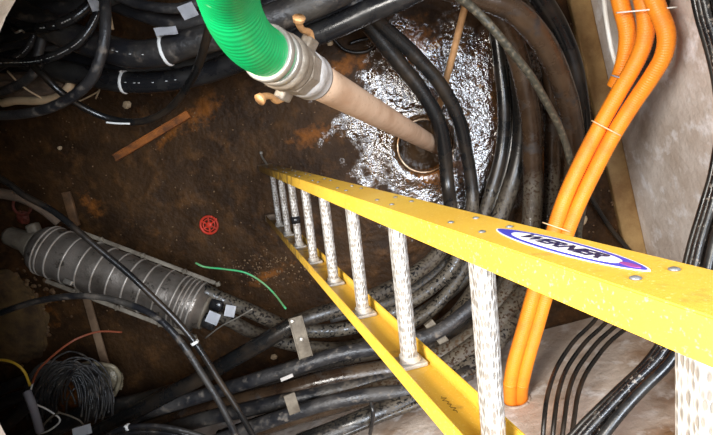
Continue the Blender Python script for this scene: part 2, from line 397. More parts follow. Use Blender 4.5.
def roof():                                   # roof slab with the round opening
    bm = bmesh.new(); seg = 64; c = Vector((.012, -.361)); R = .985; x0, x1, y0, y1 = XL - .15, XR + .15, YB - .15, YT + .15
    L = []
    for zz in (2.0, 2.16):
        i_, o_ = [], []
        for k in range(seg):
            a = 2 * math.pi * k / seg; cc, s = math.cos(a), math.sin(a)
            rr = R * (1 + .006 * noise.noise(Vector((cc * 6, s * 6, zz * 9))))
            i_.append(bm.verts.new((c.x + rr * cc, c.y + rr * s, zz)))
            t = min(((x1 - c.x) / cc if cc > 1e-6 else 1e9), ((x0 - c.x) / cc if cc < -1e-6 else 1e9), ((y1 - c.y) / s if s > 1e-6 else 1e9), ((y0 - c.y) / s if s < -1e-6 else 1e9))
            o_.append(bm.verts.new((c.x + cc * t, c.y + s * t, zz)))
        L.append((i_, o_))
    for k in range(seg):
        j = (k + 1) % seg
        for i_, o_ in L: bm.faces.new((i_[k], i_[j], o_[j], o_[k]))
        bm.faces.new((L[0][0][k], L[0][0][j], L[1][0][j], L[1][0][k])); bm.faces.new((L[0][1][k], L[0][1][j], L[1][1][j], L[1][1][k]))
    o = link('ceiling', bm, M_conRim, smooth=False, base=False); o['kind'] = 'structure'
roof()
# timber-like stained kerb at the foot of the right wall
bm = bmesh.new(); box(bm, (XR - .055, (YB + YT) / 2, .005), .11, YT - YB - .01, .05, bev=.01)
o = link('baseboard_right', bm, mat('ochre_stained_kerb', (0.42, 0.27, 0.11), (0.24, 0.13, 0.045), 5, .4, .65, .7, .6, .4, 40, c3=(.42, .27, .12), s3=14, lo3=.6, hi3=.75)); o['kind'] = 'structure'

# sump rim and standing water
bm = bmesh.new(); ring(bm, SUMP + Vector((0, 0, -.002)), (0, 0, 1), SR - .012, .009, 48, 8)
tag(link('sump_ring', bm, M_ring), 'wet metal ring of the round sump at the foot of the buff pipe', 'drain ring')
bm = bmesh.new(); lathe(bm, SUMP - Vector((0, 0, .075)), (0, 0, 1), [(0, SR), (.02, SR)], 40)
tag(link('sump_water', bm, mat('brown_water', (0.05, .028, .014), (.03, .018, .01), 5, r1=.06, bump=.15, bscale=14)), 'brown standing water inside the round sump', 'water', kind='stuff')

# ------------------------------------------------------------------ ladder
M_rivet = mat('dull_rivet', (0.20, 0.21, 0.23), (0.12, 0.12, 0.12), 90, r1=.4, bump=0, metal=.5)
def ladder():
    root = empty('extension_ladder', (-0.73901, 0.00425, 0.0))
    X = Vector((-0.188178, -0.982135, 0)); Y = Vector((0.33591, -0.064361, 0.939693)); Z = Vector((-0.922905, 0.17683, 0.34202))
    root.matrix_world = Matrix(((X.x, Y.x, Z.x, -0.73901), (X.y, Y.y, Z.y, 0.00425), (X.z, Y.z, Z.z, 0.012), (0, 0, 0, 1)))
    tag(root, 'yellow fibreglass extension ladder with ribbed aluminium rungs standing on the muddy floor', 'ladder')
    W, h, w, L, st = .3316, .0400, .034, 3.2, .3048
    for side in (0, 1):
        s = 1 if side == 0 else -1; x0 = 0 if side == 0 else W
        prof = [(0, -h), (w, -h), (w, -h + .005), (.005, -h + .005), (.005, h - .005), (w, h - .005), (w, h), (0, h)]
        bm = bmesh.new(); A = []
        for y in (0, L): A.append([bm.verts.new((x0 + s * a, y, b)) for a, b in prof])
        for k in range(8): bm.faces.new((A[0][k], A[0][(k + 1) % 8], A[1][(k + 1) % 8], A[1][k]))
        bm.faces.new(A[0]); bm.faces.new(A[1][::-1])
        bmesh.ops.bevel(bm, geom=[e for e in bm.edges if abs(e.verts[0].co.y - e.verts[1].co.y) > 1], offset=.0015, segments=2, affect='EDGES')
        rail = link('side_rail', bm, M_fibre, root, smooth=False)
        bm = bmesh.new(); box(bm, (x0 + s * w / 2, .012, 0), w + .006, .045, 2 * h + .005, bev=.004)
        tag(link('end_cap', bm, mat('pale_end_cap', (.20, .14, .09), (.09, .055, .03), 20, .4, .6, .7), rail), 'pale dirty end cap')
        if side == 1:
            bm = bmesh.new(); rnd = random.Random(5)       # small handwriting in pencil on the inside of the rail
            pts = []; y = 2.27
            for i in range(14):
                pts.append(Vector((W - .0052, y + i * .0042, -.002 + .006 * math.sin(i * 2.4) * rnd.uniform(.4, 1))))
            tube(bm, pts, .0006, 5)
            tag(link('handwriting', bm, mat('pencil', (.12, .07, .02), bump=0), rail), 'faint handwritten scribble inside the far rail')
    for k in range(1, 11):
        y = k * st; bm = bmesh.new(); rr = .0172; seg = 28; n = 10; rings = []
        for i in range(n + 1):
            x = .003 + (W - .006) * i / n
            rings.append([bm.verts.new((x, y + rr * math.cos(2 * math.pi * q / seg), rr * .98 * math.sin(2 * math.pi * q / seg) if math.sin(2 * math.pi * q / seg) < .8 else rr * .8)) for q in range(seg)])
        ul = bm.loops.layers.uv.new('UVMap')
        for i in range(n):
            for q in range(seg):
                f = bm.faces.new((rings[i][q], rings[i][(q + 1) % seg], rings[i + 1][(q + 1) % seg], rings[i + 1][q]))
                for lp, (u, v) in zip(f.loops, ((i, q), (i, q + 1), (i + 1, q + 1), (i + 1, q))):
                    lp[ul].uv = (u / n * .9 + .13 * k, v / seg * 1.0)
        bm.faces.new(rings[0][::-1]); bm.faces.new(rings[-1])
        link('rung', bm, M_rung, root)
        for side in (0, 1):                                # square cast plates clamping the rung to the rails
            xx = .0095 if side == 0 else W - .0095; s = 1 if side == 0 else -1
            bm = bmesh.new(); box(bm, (xx, y, 0), .009, .050, .058, bev=.0025)
            lathe(bm, (xx + s * .004, y, 0), (s, 0, 0), [(0, .023), (.004, .023), (.006, .0205), (.011, .020), (.013, .018)], 28)
            link('rung_clamp', bm, mat('clamp_casting', (.44, .41, .36), (.28, .23, .18), 50, .45, .7, .5, .6, .2, 100, metal=.3), root)
            for dy in (-.04, .04):
                for dz in (-.019, .019):
                    b2 = bmesh.new(); x1 = -.0002 if side == 0 else W + .0002
                    lathe(b2, (x1, y + dy, dz), (-s, 0, 0), [(0, .0045), (.0012, .0042), (.0022, .002)], 12)
                    link('rivet', b2, M_rivet, root)
    # black rubber band round the third rung
    bm = bmesh.new(); lathe(bm, (.19, 3 * st, 0), (1, 0, 0), [(0, .0178), (.0, .0200), (.03, .0200), (.03, .0178)], 20)
    tag(link('tape_band', bm, M_blackclean, root), 'black tape wound round a low rung')
    # maker's oval on the outside of the near rail, with its word in slanted capitals
    def oval(name, a, b, th, m, par, cx=2.586, cz=-.003, pw=2.0):
        bm = bmesh.new(); n = 56; vs = [[], []]
        for q, xx in enumerate((-.0001, -.0001 - th)):
            for k in range(n):
                t = 2 * math.pi * k / n; c, s_ = math.cos(t), math.sin(t)
                vs[q].append(bm.verts.new((xx, cx + a * c, cz + b * (abs(s_) ** pw) * (1 if s_ > 0 else -1))))
        for k in range(n): bm.faces.new((vs[0][k], vs[0][(k + 1) % n], vs[1][(k + 1) % n], vs[1][k]))
        bm.faces.new(vs[0]); bm.faces.new(vs[1][::-1]); return link(name, bm, m, par, smooth=False)
    wh = mat('decal_white', (.82, .8, .78), bump=0, r1=.4); bl = mat('decal_blue', (.05, .05, .42), bump=0, r1=.4)
    lg = oval('maker_label', .110, .0200, .0004, wh, root, pw=1.25)
    oval('blue_border', .107, .0180, .0007, bl, lg, pw=1.25)
    oval('white_panel', .078, .0130, .0010, wh, lg, cx=2.588, pw=.8)
    bm = bmesh.new(); n = 14; vs = [[], []]               # red-violet tail at the upper end
    for q, xx in enumerate((-.0009, -.0013)):
        for k in range(n):
            t = 2 * math.pi * k / n; vs[q].append(bm.verts.new((xx, 2.676 + .011 * math.cos(t), -.003 + .0035 * math.sin(t))))
    for k in range(n): bm.faces.new((vs[0][k], vs[0][(k + 1) % n], vs[1][(k + 1) % n], vs[1][k]))
    bm.faces.new(vs[0]); bm.faces.new(vs[1][::-1]); link('red_tail', bm, mat('decal_red', (.25, .04, .22), bump=0), lg, smooth=False)
    cu = bpy.data.curves.new('lettering', 'FONT'); cu.body = 'WERNER'; cu.size = .0250; cu.shear = .35; cu.extrude = .0003; cu.offset = .0007
    cu.align_x = 'CENTER'; cu.align_y = 'CENTER'; cu.space_character = .95
    to = bpy.data.objects.new('tmp', cu); COL.objects.link(to); bpy.context.view_layer.update()
    me = bpy.data.meshes.new_from_object(to.evaluated_get(bpy.context.evaluated_depsgraph_get())); bpy.data.objects.remove(to)
    me.materials.clear(); me.materials.append(mat('decal_ink', (.015, .012, .05), bump=0, r1=.4))
    lt = bpy.data.objects.new('lettering', me); COL.objects.link(lt); lt.parent = lg
    # reading direction runs up the rail (+Y), letters' tops point away from the reader's lower flange (-Z), faces outwards (-X)
    lt.matrix_local = Matrix(((0, 0, -1, -.0014), (1.0, 0, 0, 2.586), (0, -1, 0, -.003), (0, 0, 0, 1))) @ Matrix.Diagonal((1.22, .80, 1, 1))
    return root
ladder()
bm = bmesh.new(); tube(bm, catmull([P(261, 153, .16), P(262, 157, .14), P(266, 163, .08), P(268, 168, .03)]), .006, 8)
bmesh.ops.create_icosphere(bm, subdivisions=2, radius=.011, matrix=Matrix.Translation(P(261, 153, .16)))
tag(link('steel_hook', bm, M_steel), 'small bent steel hook rising behind the foot of the ladder', 'hook')

# ------------------------------------------------------------------ pump suction line: buff pipe, coupling, green hose
pa = P(434, 145, 0.0); pb = P(327, 86, 1.60); ax = (pb - pa).normalized()
bm = bmesh.new(); tube(bm, [pa - ax * .07 + (pb - pa + ax * .24) * (i / 12) for i in range(13)], .0455, 28)
tag(link('suction_pipe', bm, M_pvc), 'buff plastic pipe leaning down from the coupling into the round sump', 'pipe')
Lp = (pb - pa).length; c0 = pa + ax * (Lp + .125)
cp = empty('hose_coupling', c0); tag(cp, 'cast metal cam coupling with two tan levers joining green hose and buff pipe', 'coupling')
O = Vector((0, 0, 0))
bm = bmesh.new(); lathe(bm, O - ax * .03, ax, [(0, .0465), (0, .054), (.012, .0555), (.03, .053), (.034, .0555), (.07, .0560), (.078, .05)], 36)
link('pipe_collar', bm, M_collar, cp)
bm = bmesh.new(); lathe(bm, ax * .045, ax, [(0, .05), (0, .057), (.006, .0605), (.046, .0605), (.052, .056)], 8); link('hexagon_body', bm, M_alu, cp, smooth=False)
bm = bmesh.new(); lathe(bm, ax * .096, ax, [(0, .05), (0, .057), (.012, .060), (.02, .056), (.028, .0605), (.045, .0605), (.052, .055)], 36); link('locking_ring', bm, M_alu, cp)
for d in (.150, .185):
    bm = bmesh.new(); lathe(bm, ax * d, ax, [(0, .052), (0, .0555), (.004, .0575), (.016, .0575), (.02, .0555), (.02, .052)], 36); link('hose_clamp', bm, M_steel, cp)
# two levers, on opposite flanks as seen from above
view = (Vector((0, 0, H)) - c0).normalized(); flank = ax.cross(view).normalized()
for s in (1, -1):
    f = flank * s
    bm = bmesh.new(); a = ax * .062 + f * .060
    bar(bm, a - ax * .022, a + ax * .022, .026, .034, f, .006); link('lever_boss', bm, M_alu, cp)
    bm = bmesh.new()
    pts = catmull([a + f * .010, a + f * .022 + ax * .02, a + f * .018 + ax * .05, a + f * .024 + ax * .075, a + f * .034 + ax * .086], 5)
    tube(bm, pts, .009, 10, rf=lambda i: .011 - .004 * math.sin(i / 20 * 3.1) + (.003 if i > 16 else 0)); link('lever_arm', bm, M_bronze, cp)
h0 = c0 + ax * .14
hp = catmull([h0, h0 + ax * .05, P(251, 42, 1.975), P(236, 20, 2.05), P(227, -8, 2.12), P(222, -45, 2.24), P(222, -100, 2.38), P(226, -180, 2.5)], 40)
hp = even(hp, .003)
bm = bmesh.new(); tube(bm, hp, .05, 40, rf=lambda i: .0490 + .0005 * math.sin(i * math.pi / 2))
tag(link('green_hose', bm, M_green), 'thick green corrugated suction hose curving down into the coupling', 'hose')

def flooded(src, left=.1):                             # a copy of a sheath material, caked with speckled silt beyond the water's old edge (y < -0.5)
    m = src.copy(); m.name = 'silted_' + src.name; N = m.node_tree.nodes; L = m.node_tree.links; b = N['Principled BSDF']
    col = b.inputs['Base Color'].links[0].from_socket; ro = b.inputs['Roughness'].links[0].from_socket
    g = N.new('ShaderNodeNewGeometry'); sx = N.new('ShaderNodeSeparateXYZ'); L.new(g.outputs['Position'], sx.inputs[0])
    def noi(sc, d=5):
        n = N.new('ShaderNodeTexNoise'); n.inputs['Scale'].default_value = sc; n.inputs['Detail'].default_value = d; L.new(g.outputs['Position'], n.inputs[0]); return n.outputs['Fac']
    def mr(v, a, z, o0=0., o1=1.):
        x = N.new('ShaderNodeMapRange'); x.inputs[1].default_value = a; x.inputs[2].default_value = z; x.inputs[3].default_value = o0; x.inputs[4].default_value = o1; L.new(v, x.inputs[0]); return x.outputs[0]
    def mul(a, c, op='MULTIPLY'):
        x = N.new('ShaderNodeMath'); x.operation = op; L.new(a, x.inputs[0]); L.new(c, x.inputs[1]); return x.outputs[0]
    zone = mul(mr(sx.outputs['Y'], -.40, -.58), mr(sx.outputs['X'], -.9, .2, left, 1))
    f = mul(mr(mul(zone, noi(7), 'ADD'), .72, 1.25), mr(noi(75, 3), .58, .50))
    x = N.new('ShaderNodeMix'); x.data_type = 'RGBA'; L.new(f, x.inputs[0]); L.new(col, x.inputs[6])
    y = N.new('ShaderNodeMix'); y.data_type = 'RGBA'; L.new(mr(noi(20), .4, .65), y.inputs[0]); y.inputs[6].default_value = (.085, .068, .046, 1); y.inputs[7].default_value = (.055, .043, .03, 1)
    L.new(y.outputs[2], x.inputs[7]); L.new(x.outputs[2], b.inputs['Base Color'])
    z = N.new('ShaderNodeMix'); L.new(f, z.inputs[0]); L.new(ro, z.inputs[2]); z.inputs[3].default_value = .65; L.new(z.outputs[0], b.inputs['Roughness'])
    return m
F_dark = flooded(M_wet); F_brown = flooded(M_brown); F_black = flooded(M_black); F_silt = flooded(M_dusty); F_tail = flooded(M_wet, 1.15)
# ------------------------------------------------------------------ thick cables coming down the right side and swinging to the left along the front wall
G1 = 'thick cables swinging round under the ladder'
cable('black cable crossing the foot of the buff pipe, left one of the pair', [(345, -8, .62), (366, 22, .5), (395, 57, .42), (425, 97, .35), (441, 130, .30), (447, 180, .22), (450, 215, .3), (440, 250, .4), (410, 277, .5), (375, 296, .6), (340, 308, .7), (300, 322, .76), (250, 349, .76), (200, 378, .72), (150, 404, .68), (95, 433, .62)], 15.5, F_dark, group=G1)
cable('black cable right of its twin over the glinting water', [(358, -4, .6), (380, 24, .5), (412, 52, .42), (442, 88, .35), (460, 125, .28), (470, 170, .2), (472, 205, .2), (466, 240, .3), (445, 276, .35), (405, 305, .42), (365, 324, .46), (320, 331, .5), (285, 326, .55), (255, 313, .62), (230, 303, .68), (203, 291, .7)], 13.5, F_tail, group=G1)
cable('silted cable leaving the ribbed closure by its lower port', [(488, -10, .15), (497, 40, .15), (504, 100, .15), (501, 155, .12), (485, 210, .15), (470, 255, .2), (440, 302, .3), (400, 330, .34), (350, 347, .36), (300, 346, .42), (255, 333, .52), (228, 320, .6), (200, 307, .68)], 12.5, F_tail, group=G1)
cable('dark cable ending in pale silt beside the glinting water', [(508, -5, .3), (515, 40, .25), (521, 100, .2), (520, 150, .15), (508, 195, .15), (490, 240, .2), (478, 285, .3), (450, 322, .4), (405, 344, .48), (340, 357, .52), (290, 370, .55), (230, 390, .55), (170, 410, .52), (110, 432, .5)], 17, F_dark, group=G1)
cable('brown wet cable with a bright glint, left of the speckled conduit', [(470, -6, .5), (498, 12, .5), (516, 50, .42), (527, 95, .36), (532, 140, .3), (533, 200, .25), (526, 245, .28), (508, 290, .38), (475, 335, .52), (420, 363, .62), (340, 378, .66), (270, 395, .66), (200, 413, .62), (130, 436, .58)], 19, F_brown, group=G1)
cable('long brown cable arching from the top edge to beside the orange tubes', [(440, -14, .85), (480, -3, .82), (515, 12, .78), (543, 42, .7), (561, 80, .6), (571, 115, .5), (575, 155, .42), (570, 205, .36), (552, 255, .36), (522, 296, .44), (486, 336, .56), (440, 370, .68), (400, 386, .74), (340, 402, .76), (280, 420, .76), (220, 440, .74)], 19, F_brown, group=G1)
cable('black cable nearest to the ochre kerb, beside the orange tubes', [(536, -8, .5), (558, 26, .42), (573, 66, .36), (581, 112, .3), (582, 160, .26), (577, 210, .26), (562, 262, .3), (530, 302, .44), (500, 338, .56), (462, 372, .7), (415, 398, .82), (360, 420, .9), (300, 444, .92)], 16, F_dark, group=G1)
cable('brown cable at the top edge between two dark ones', [(522, -10, .35), (536, 12, .32), (545, 40, .26), (550, 80, .2), (552, 130, .12), (551, 190, .08), (545, 240, .08)], 16, F_brown, group=G1)
cable('slim black wet cable left of the brown one with the glint', [(500, 30, .1), (512, 85, .1), (514, 130, .1), (504, 180, .1), (484, 225, .12), (462, 262, .16)], 11, F_dark, group=G1)
cable('slender grey speckled conduit slanting across the brown cables', [(452, -8, 1.05), (475, 10, 1.0), (505, 44, .95), (538, 87, .85), (562, 135, .7), (575, 180, .6), (579, 225, .5), (574, 270, .4), (560, 300, .35)], 7, mat('speckled_conduit', (.035, .032, .022), (.10, .08, .05), 60, .5, .62, .4, .7, .3, 80), name='conduit', cat='conduit')
cable('thin black wire running down to the kerb right of the orange tubes', [(585, 185, .1), (597, 207, .08), (612, 230, .06), (630, 252, .06)], 4.5, M_wet, name='wire', cat='wire', seg=8)
# more of the bundle low at the front
for lab, pts, w, m in [
    ('black cable lowest of the bundle beside the bare patch of front wall', [(470, 372, .8), (430, 398, .86), (390, 415, .9), (340, 436, .95), (310, 450, .95)], 6, F_dark),
    ('black cable second from the bare patch of front wall, left of the ladder', [(470, 372, .72), (430, 392, .80), (385, 412, .88), (335, 432, .93), (290, 452, .95)], 15, M_black),
    ('dusty cable third from the bottom edge under the dark strap', [(440, 384, .78), (400, 392, .82), (350, 398, .84), (300, 411, .84), (250, 428, .82), (200, 448, .8)], 14, M_dusty),
    ('black cable with a long sheen crossing behind the small grey plate', [(470, 350, .5), (420, 370, .62), (370, 383, .7), (320, 394, .72), (270, 404, .72), (200, 420, .68), (140, 438, .64)], 15, F_black),
    ('upper grey dusty cable just below the metal strap', [(480, 300, .5), (440, 330, .58), (400, 344, .64), (350, 352, .68), (300, 366, .7), (240, 384, .68), (180, 402, .64), (120, 422, .6)], 14, M_dusty)]:
    cable(lab, pts, w, m, group=G1)
for lab, pts, w in [
    ('mud speckled cable showing between the two white upper rungs, uppermost', [(505, 225, .1), (480, 262, .14), (452, 290, .2), (424, 312, .26), (395, 325, .3)], 13),
    ('mud speckled cable between the two white upper rungs, below its neighbour', [(520, 250, .12), (500, 290, .2), (470, 322, .3), (430, 345, .4), (390, 362, .44)], 15),
    ('mud speckled cable meeting the ladder rail near the bare brick-brown block', [(478, 225, .2), (458, 252, .26), (432, 276, .32), (402, 296, .4), (370, 308, .46), (330, 318, .48)], 10)]:
    cable(lab, pts, w, F_silt, group=G1)
# dark woven strap hanging over two of them
bm = bmesh.new()
tube(bm, catmull([P(371, 402, .96), P(373, 412, .985), P(372, 424, .97), P(370, 434, .94)], 8), .009, 8)
tag(link('strap', bm, M_blackclean), 'short dark strap tied round the lower cables left of the ladder', 'strap')

# ------------------------------------------------------------------ cables along the back wall, top left
G2 = 'thick cables along the back wall'
cable('broad black cable with a white tie, passing behind the green hose', [(-25, -8, .95), (30, 18, .95), (70, 36, .95), (102, 47, .95), (135, 54, .95), (167, 51, .95), (195, 42, .95), (250, 26, .95), (300, 8, .95), (350, -14, .95)], 25, M_black, group=G2, ties=(.56,), marks=(.36, .5, .5, .003, .45))
cable('glossy black cable with a white tie, lowest of the back wall cables', [(-25, 42, .7), (20, 58, .7), (55, 69, .7), (90, 77, .7), (125, 82, .7), (160, 82, .7), (195, 75, .7), (240, 61, .72), (290, 44, .75), (335, 26, .8), (390, 2, .85), (430, -18, .9)], 20, M_blackclean, group=G2, ties=(.365,), marks=(.37, .53, .5, .003, .5))
cable('dusty black cable at the top edge above the coupling', [(215, 62, .6), (255, 44, .66), (300, 28, .72), (345, 10, .78), (385, -10, .8)], 13, M_dusty, group=G2)
cable('wide dusty cable at the top edge right of the green hose', [(250, 10, .5), (290, 2, .5), (330, -8, .5)], 24, M_dusty, group=G2)
cable('dark cable behind the paper tags', [(60, -12, .7), (110, 2, .7), (150, 16, .7), (185, 24, .7), (225, 12, .7), (262, -10, .7)], 15, M_dusty, group=G2)
cable('slim dark cable at the top edge above the tags', [(105, -10, .85), (140, 4, .85), (180, 8, .85), (215, -6, .85)], 9, M_dusty, group=G2)
cable('dark cable just under the broad tied one at the left', [(-25, 22, .6), (30, 42, .6), (80, 60, .6), (120, 68, .6), (170, 68, .6), (220, 56, .6), (270, 40, .6)], 15, M_black, group=G2)
cable('black cable in the back row beside the opening edge', [(-25, 8, .5), (20, 26, .5), (60, 44, .5), (100, 60, .5)], 16, M_black, group=G2)
cable('dark cable at the upper left corner running to the white wire label', [(10, -5, .8), (40, 6, .8), (75, 8, .8), (110, -4, .8), (130, -14, .8)], 14, M_dusty, group=G2)
cable('dark cable low behind the tan tube at the left edge', [(-25, 66, .45), (5, 72, .45), (35, 74, .45), (70, 82, .4), (110, 74, .4)], 12, M_black, group=G2)
G3 = 'slack loops of thin black cable'
cable('black loop hanging in front of all the back wall cables', [(104, -10, 1.15), (106, 15, 1.2), (104, 40, 1.22), (98, 62, 1.22), (88, 82, 1.2), (70, 98, 1.15), (45, 109, 1.1), (15, 115, 1.05), (-25, 115, 1.0)], 9.5, M_dusty, group=G3)
cable('thin black loop with a white printed line', [(104, -8, 1.05), (97, 16, 1.08), (84, 36, 1.1), (68, 49, 1.1), (48, 58, 1.1), (22, 62, 1.05), (-20, 63, 1.0)], 7.5, M_blackclean, group=G3, marks=(.15, .95, .8, .0022, .25))
cable('thin black loop with white printed characters, above the other printed one', [(98, -6, 1.0), (86, 8, 1.02), (72, 18, 1.04), (52, 26, 1.04), (28, 27, 1.0), (8, 18, .98), (-6, 8, .95)], 8.5, M_blackclean, group=G3, marks=(.32, .58, .7, .004, .3))
cable('thin black cable dipping over the mud and rising behind the green hose', [(34, 66, .98), (46, 78, .98), (60, 92, .96), (82, 108, .9), (110, 119, .85), (140, 121, .85), (165, 112, .9), (183, 94, 1.0), (197, 68, 1.15), (208, 35, 1.3), (214, 5, 1.4)], 6.5, M_wet, group=G3)
cable('short dark cable curving to the left edge under the printed loop', [(40, 62, .95), (34, 74, .95), (22, 84, .92), (5, 91, .9), (-20, 96, .85)], 7.5, M_dusty, group=G3)
cable('dark upright cable piece between the two printed loops', [(42, 24, .92), (42, 38, .93), (39, 52, .93), (36, 66, .93)], 8, M_dusty, group=G3)
cable('thin cable with dotted print bending beside the opening edge', [(36, 26, .9), (33, 38, .9), (26, 50, .9), (14, 60, .88), (-8, 72, .85)], 6, M_black, group=G3, marks=(.1, .7, .6, .0025, .3))
cable('dark slack cable running under the printed loops', [(60, 10, .8), (40, 24, .8), (20, 34, .8), (0, 38, .8), (-20, 40, .8)], 9, M_black, group=G3)
cable('thin slack cable dangling near the white wire label', [(90, 30, .8), (70, 44, .82), (50, 48, .82), (30, 44, .82), (10, 46, .82), (-15, 52, .8)], 6, M_dusty, group=G3)
# wire scraps
for lab, pts, w, m in [
    ('thin pale wire bent across the tan tube', [(8, 72, .9), (16, 80, .92), (28, 90, .92), (42, 98, .9)], 1.6, M_cream),
    ('thin pale wire scrap lying on the mud right of the big loop', [(78, 101, .01), (88, 97, .015), (98, 92, .01), (100, 90, .01), (96, 99, .01)], 1.5, M_cream),
    ('white sliver on the dipping thin cable', [(106, 122.5, .88), (116, 123, .88), (130, 123, .88)], 1.8, M_tie),
    ('tiny silver wire twist beside the opening edge', [(12, 29, 1.0), (16, 32, 1.03), (21, 30, 1.03), (24, 32, 1.0)], 2, M_steel)]:
    cable(lab, pts, w, m, name='wire_scrap', cat='wire', seg=6)
# cloth heap with cream tube
def heap(name, label, cx, cy, z0, rx, ry, hgt, m, cat, ang=0, seed=0):
    c = P(cx, cy, z0); a = px2m(rx, c); b = px2m(ry, c); bm = bmesh.new()
    bmesh.ops.create_icosphere(bm, subdivisions=5, radius=1)
    R = Matrix.Rotation(ang, 3, 'Z')
    for v in bm.verts:
        p = v.co.copy(); k = 1 + .28 * noise.noise(p * 1.6 + Vector((seed, 0, 0))) + .16 * abs(noise.noise(p * 4 + Vector((0, seed, 0))))
        q = R @ Vector((p.x * a * k, p.y * b * k, 0)); v.co = c + Vector((q.x, q.y, max(p.z, -.15) * hgt * k))
    return tag(link(name, bm, m), label, cat)
heap('cloth', 'crumpled brown cloth bunched behind the cream tube at the left edge', 30, 88, .45, 38, 11, .09, M_cloth, 'cloth', -.3, 2)
cable('cream plastic tube lying against the brown cloth', [(2, 103, .62), (15, 101, .64), (38, 101, .66), (58, 97, .66), (68, 88, .66), (72, 80, .64)], 7, M_cream, name='tube', cat='tube')
bm = bmesh.new(); bar(bm, P(107, 9, .95), P(111, 30, .95), .022, .012); tag(link('wood_block', bm, M_cream), 'small pale block wedged between the back wall cables', 'block')
quad_tag('grey paper tag touching the edge of the green hose', 188, 11, 1.02, 14, 13, .45)
quad_tag('folded pale paper tag above the white tied broad cable', 166, 31, 1.05, 19, 8, .25, .5)
quad_tag('white wire label on the thin cables at the top edge', 94, 3, 1.12, 8, 13, .25, .2)

# ------------------------------------------------------------------ orange corrugated tubes
def orange(label, pts, w):
    path, r = cpath(pts, w, 0, 60)
    out = even(path, .0024)
    bm = bmesh.new(); tube(bm, out, r, 16, rf=lambda i: r + (.0007, 0, -.0007, 0)[i % 4])
    return tag(link('orange_duct', bm, M_orange), label, 'duct', 'orange corrugated ducts'), out, r
hz = hole.z
oA = orange('orange corrugated duct on the left, ending short at the pale tie', [(608, -70, .75), (615, -25, .75), (621, 5, .75), (627, 30, .74), (626, 52, .72), (621, 72, .69), (615, 86, .66)], 14)
oB = orange('middle orange corrugated duct, left one where two run down to the wall hole', [(634, -60, .82), (638, -20, .82), (645, 12, .82), (645, 38, .82), (636, 62, .8), (620, 90, .76), (602, 122, .72), (582, 160, .7), (564, 200, .69), (549, 245, .68), (536, 285, .68), (524, 327, .675), (514, 362, .67), (510, 384, .665)], 14)
oC = orange('right orange corrugated duct, bulging furthest over the pale wall', [(640, -60, .9), (647, -20, .9), (657, 8, .9), (666, 32, .9), (664, 54, .88), (652, 76, .84), (633, 104, .78), (613, 136, .74), (594, 172, .71), (576, 210, .69), (560, 252, .68), (547, 292, .68), (537, 327, .675), (527, 362, .67), (522, 384, .665)], 14)
def dive(o3, dx):                             # last bend of a duct into its hole in the front wall
    o, path, r = o3; a = path[-2]; b = path[-1]; t = (b - a).normalized(); e = hole + Vector((dx, 0, 0))
    pts = even(catmull([a, b, e, e - Vector((0, .12, 0))], 10), .0024)
    bm = bmesh.new(); tube(bm, [q - o.location for q in pts], r, 16, rf=lambda i: r + (.0007, 0, -.0007, 0)[i % 4])
    me = bpy.data.meshes.new('duct_end'); bmesh.ops.recalc_face_normals(bm, faces=bm.faces); bm.to_mesh(me); bm.free(); me.materials.append(M_orange)
    for p in me.polygons: p.use_smooth = True
    d = bpy.data.objects.new('duct_end', me); COL.objects.link(d); d.parent = o
dive(oB, -.026); dive(oC, .026)
cable('slim white cord beside the left orange duct', [(598, -40, .55), (603, -10, .6), (606, 20, .62), (611, 48, .64), (619, 72, .68), (624, 80, .72)], 4, M_tie, name='cord', cat='cord', seg=8)
cable('dirty black cable behind the gap between the orange ducts', [(664, -10, .55), (660, 20, .58), (650, 50, .56), (633, 82, .52), (615, 112, .46), (600, 138, .4), (590, 165, .35), (582, 190, .3)], 9, mat('dirty_black', (.03, .025, .02), (.14, .11, .08), 30, .45, .65, .5, .7, .3, 60))
def strap(label, x, y, z, w, ang, m):
    c = P(x, y, z); q = facing(c, ang)
    W = px2m(w, c) / 2; bm = bmesh.new(); hgt = .034; pts = []
    for k in range(33):
        a = 2 * math.pi * k / 32; pts.append(c + q @ Vector((W * math.copysign(abs(math.cos(a)) ** .6, math.cos(a)), 0, -.01 + hgt * math.sin(a))))
    tube(bm, pts, .003, 6)
    return tag(link('cable_tie', bm, m), label, 'cable tie', 'ties round the orange ducts')
strap('clear tie round two orange ducts just above the ladder rail', 556, 227, .70, 26, -.35, M_clear)
strap('clear tie round the orange ducts at the middle of their run', 606, 128, .75, 28, -.5, M_clear)
strap('grey tie clamping the end of the left orange duct', 621, 78, .76, 17, -.3, M_bluegrey)
strap('white tie high on the orange ducts', 646, 10, .88, 44, .1, M_tie)

# ------------------------------------------------------------------ thin black cable bundle at the right edge, curving to the lower right
G4 = 'thin black cables bundled at the right edge'
side = ['outermost on the wall side', 'second from the wall side', 'third from the wall side', 'fourth from the wall side', 'fifth from the wall side', 'on the side of the picture edge']
for i in range(6):
    k = i * 4.6; z = 1.12 + (i % 3) * .045
    cable('thin black cable of the right edge bundle, ' + side[i],
          [(690 + k, -25, z), (699 + k, 15, z), (708 + k, 50, z), (716 + k * .8, 90, z), (719 + k * .7, 130, z), (713 + k * .8, 170, z), (702 + k, 205, z), (692 + k, 240, z), (683 + k, 280, z + .02), (670 + k, 325, z + .04), (648 + k * 1.05, 358, z + .06), (618 + k * 1.1, 389, z + .08), (586 + k * 1.3, 420, z + .1), (555 + k * 1.6, 452, z + .12)],
          9.0 if i == 5 else 5.8, mat('speckled_black', (.012, .012, .014), (.03, .028, .026), 20, .45, .7, .25, .4, .2, 60, c3=(.27, .24, .21), s3=60, lo3=.58, hi3=.63) if i not in (0, 5) else M_blackclean, group=G4, seg=10)
lab4 = ['leftmost', 'second from the left', 'third from the left', 'rightmost']
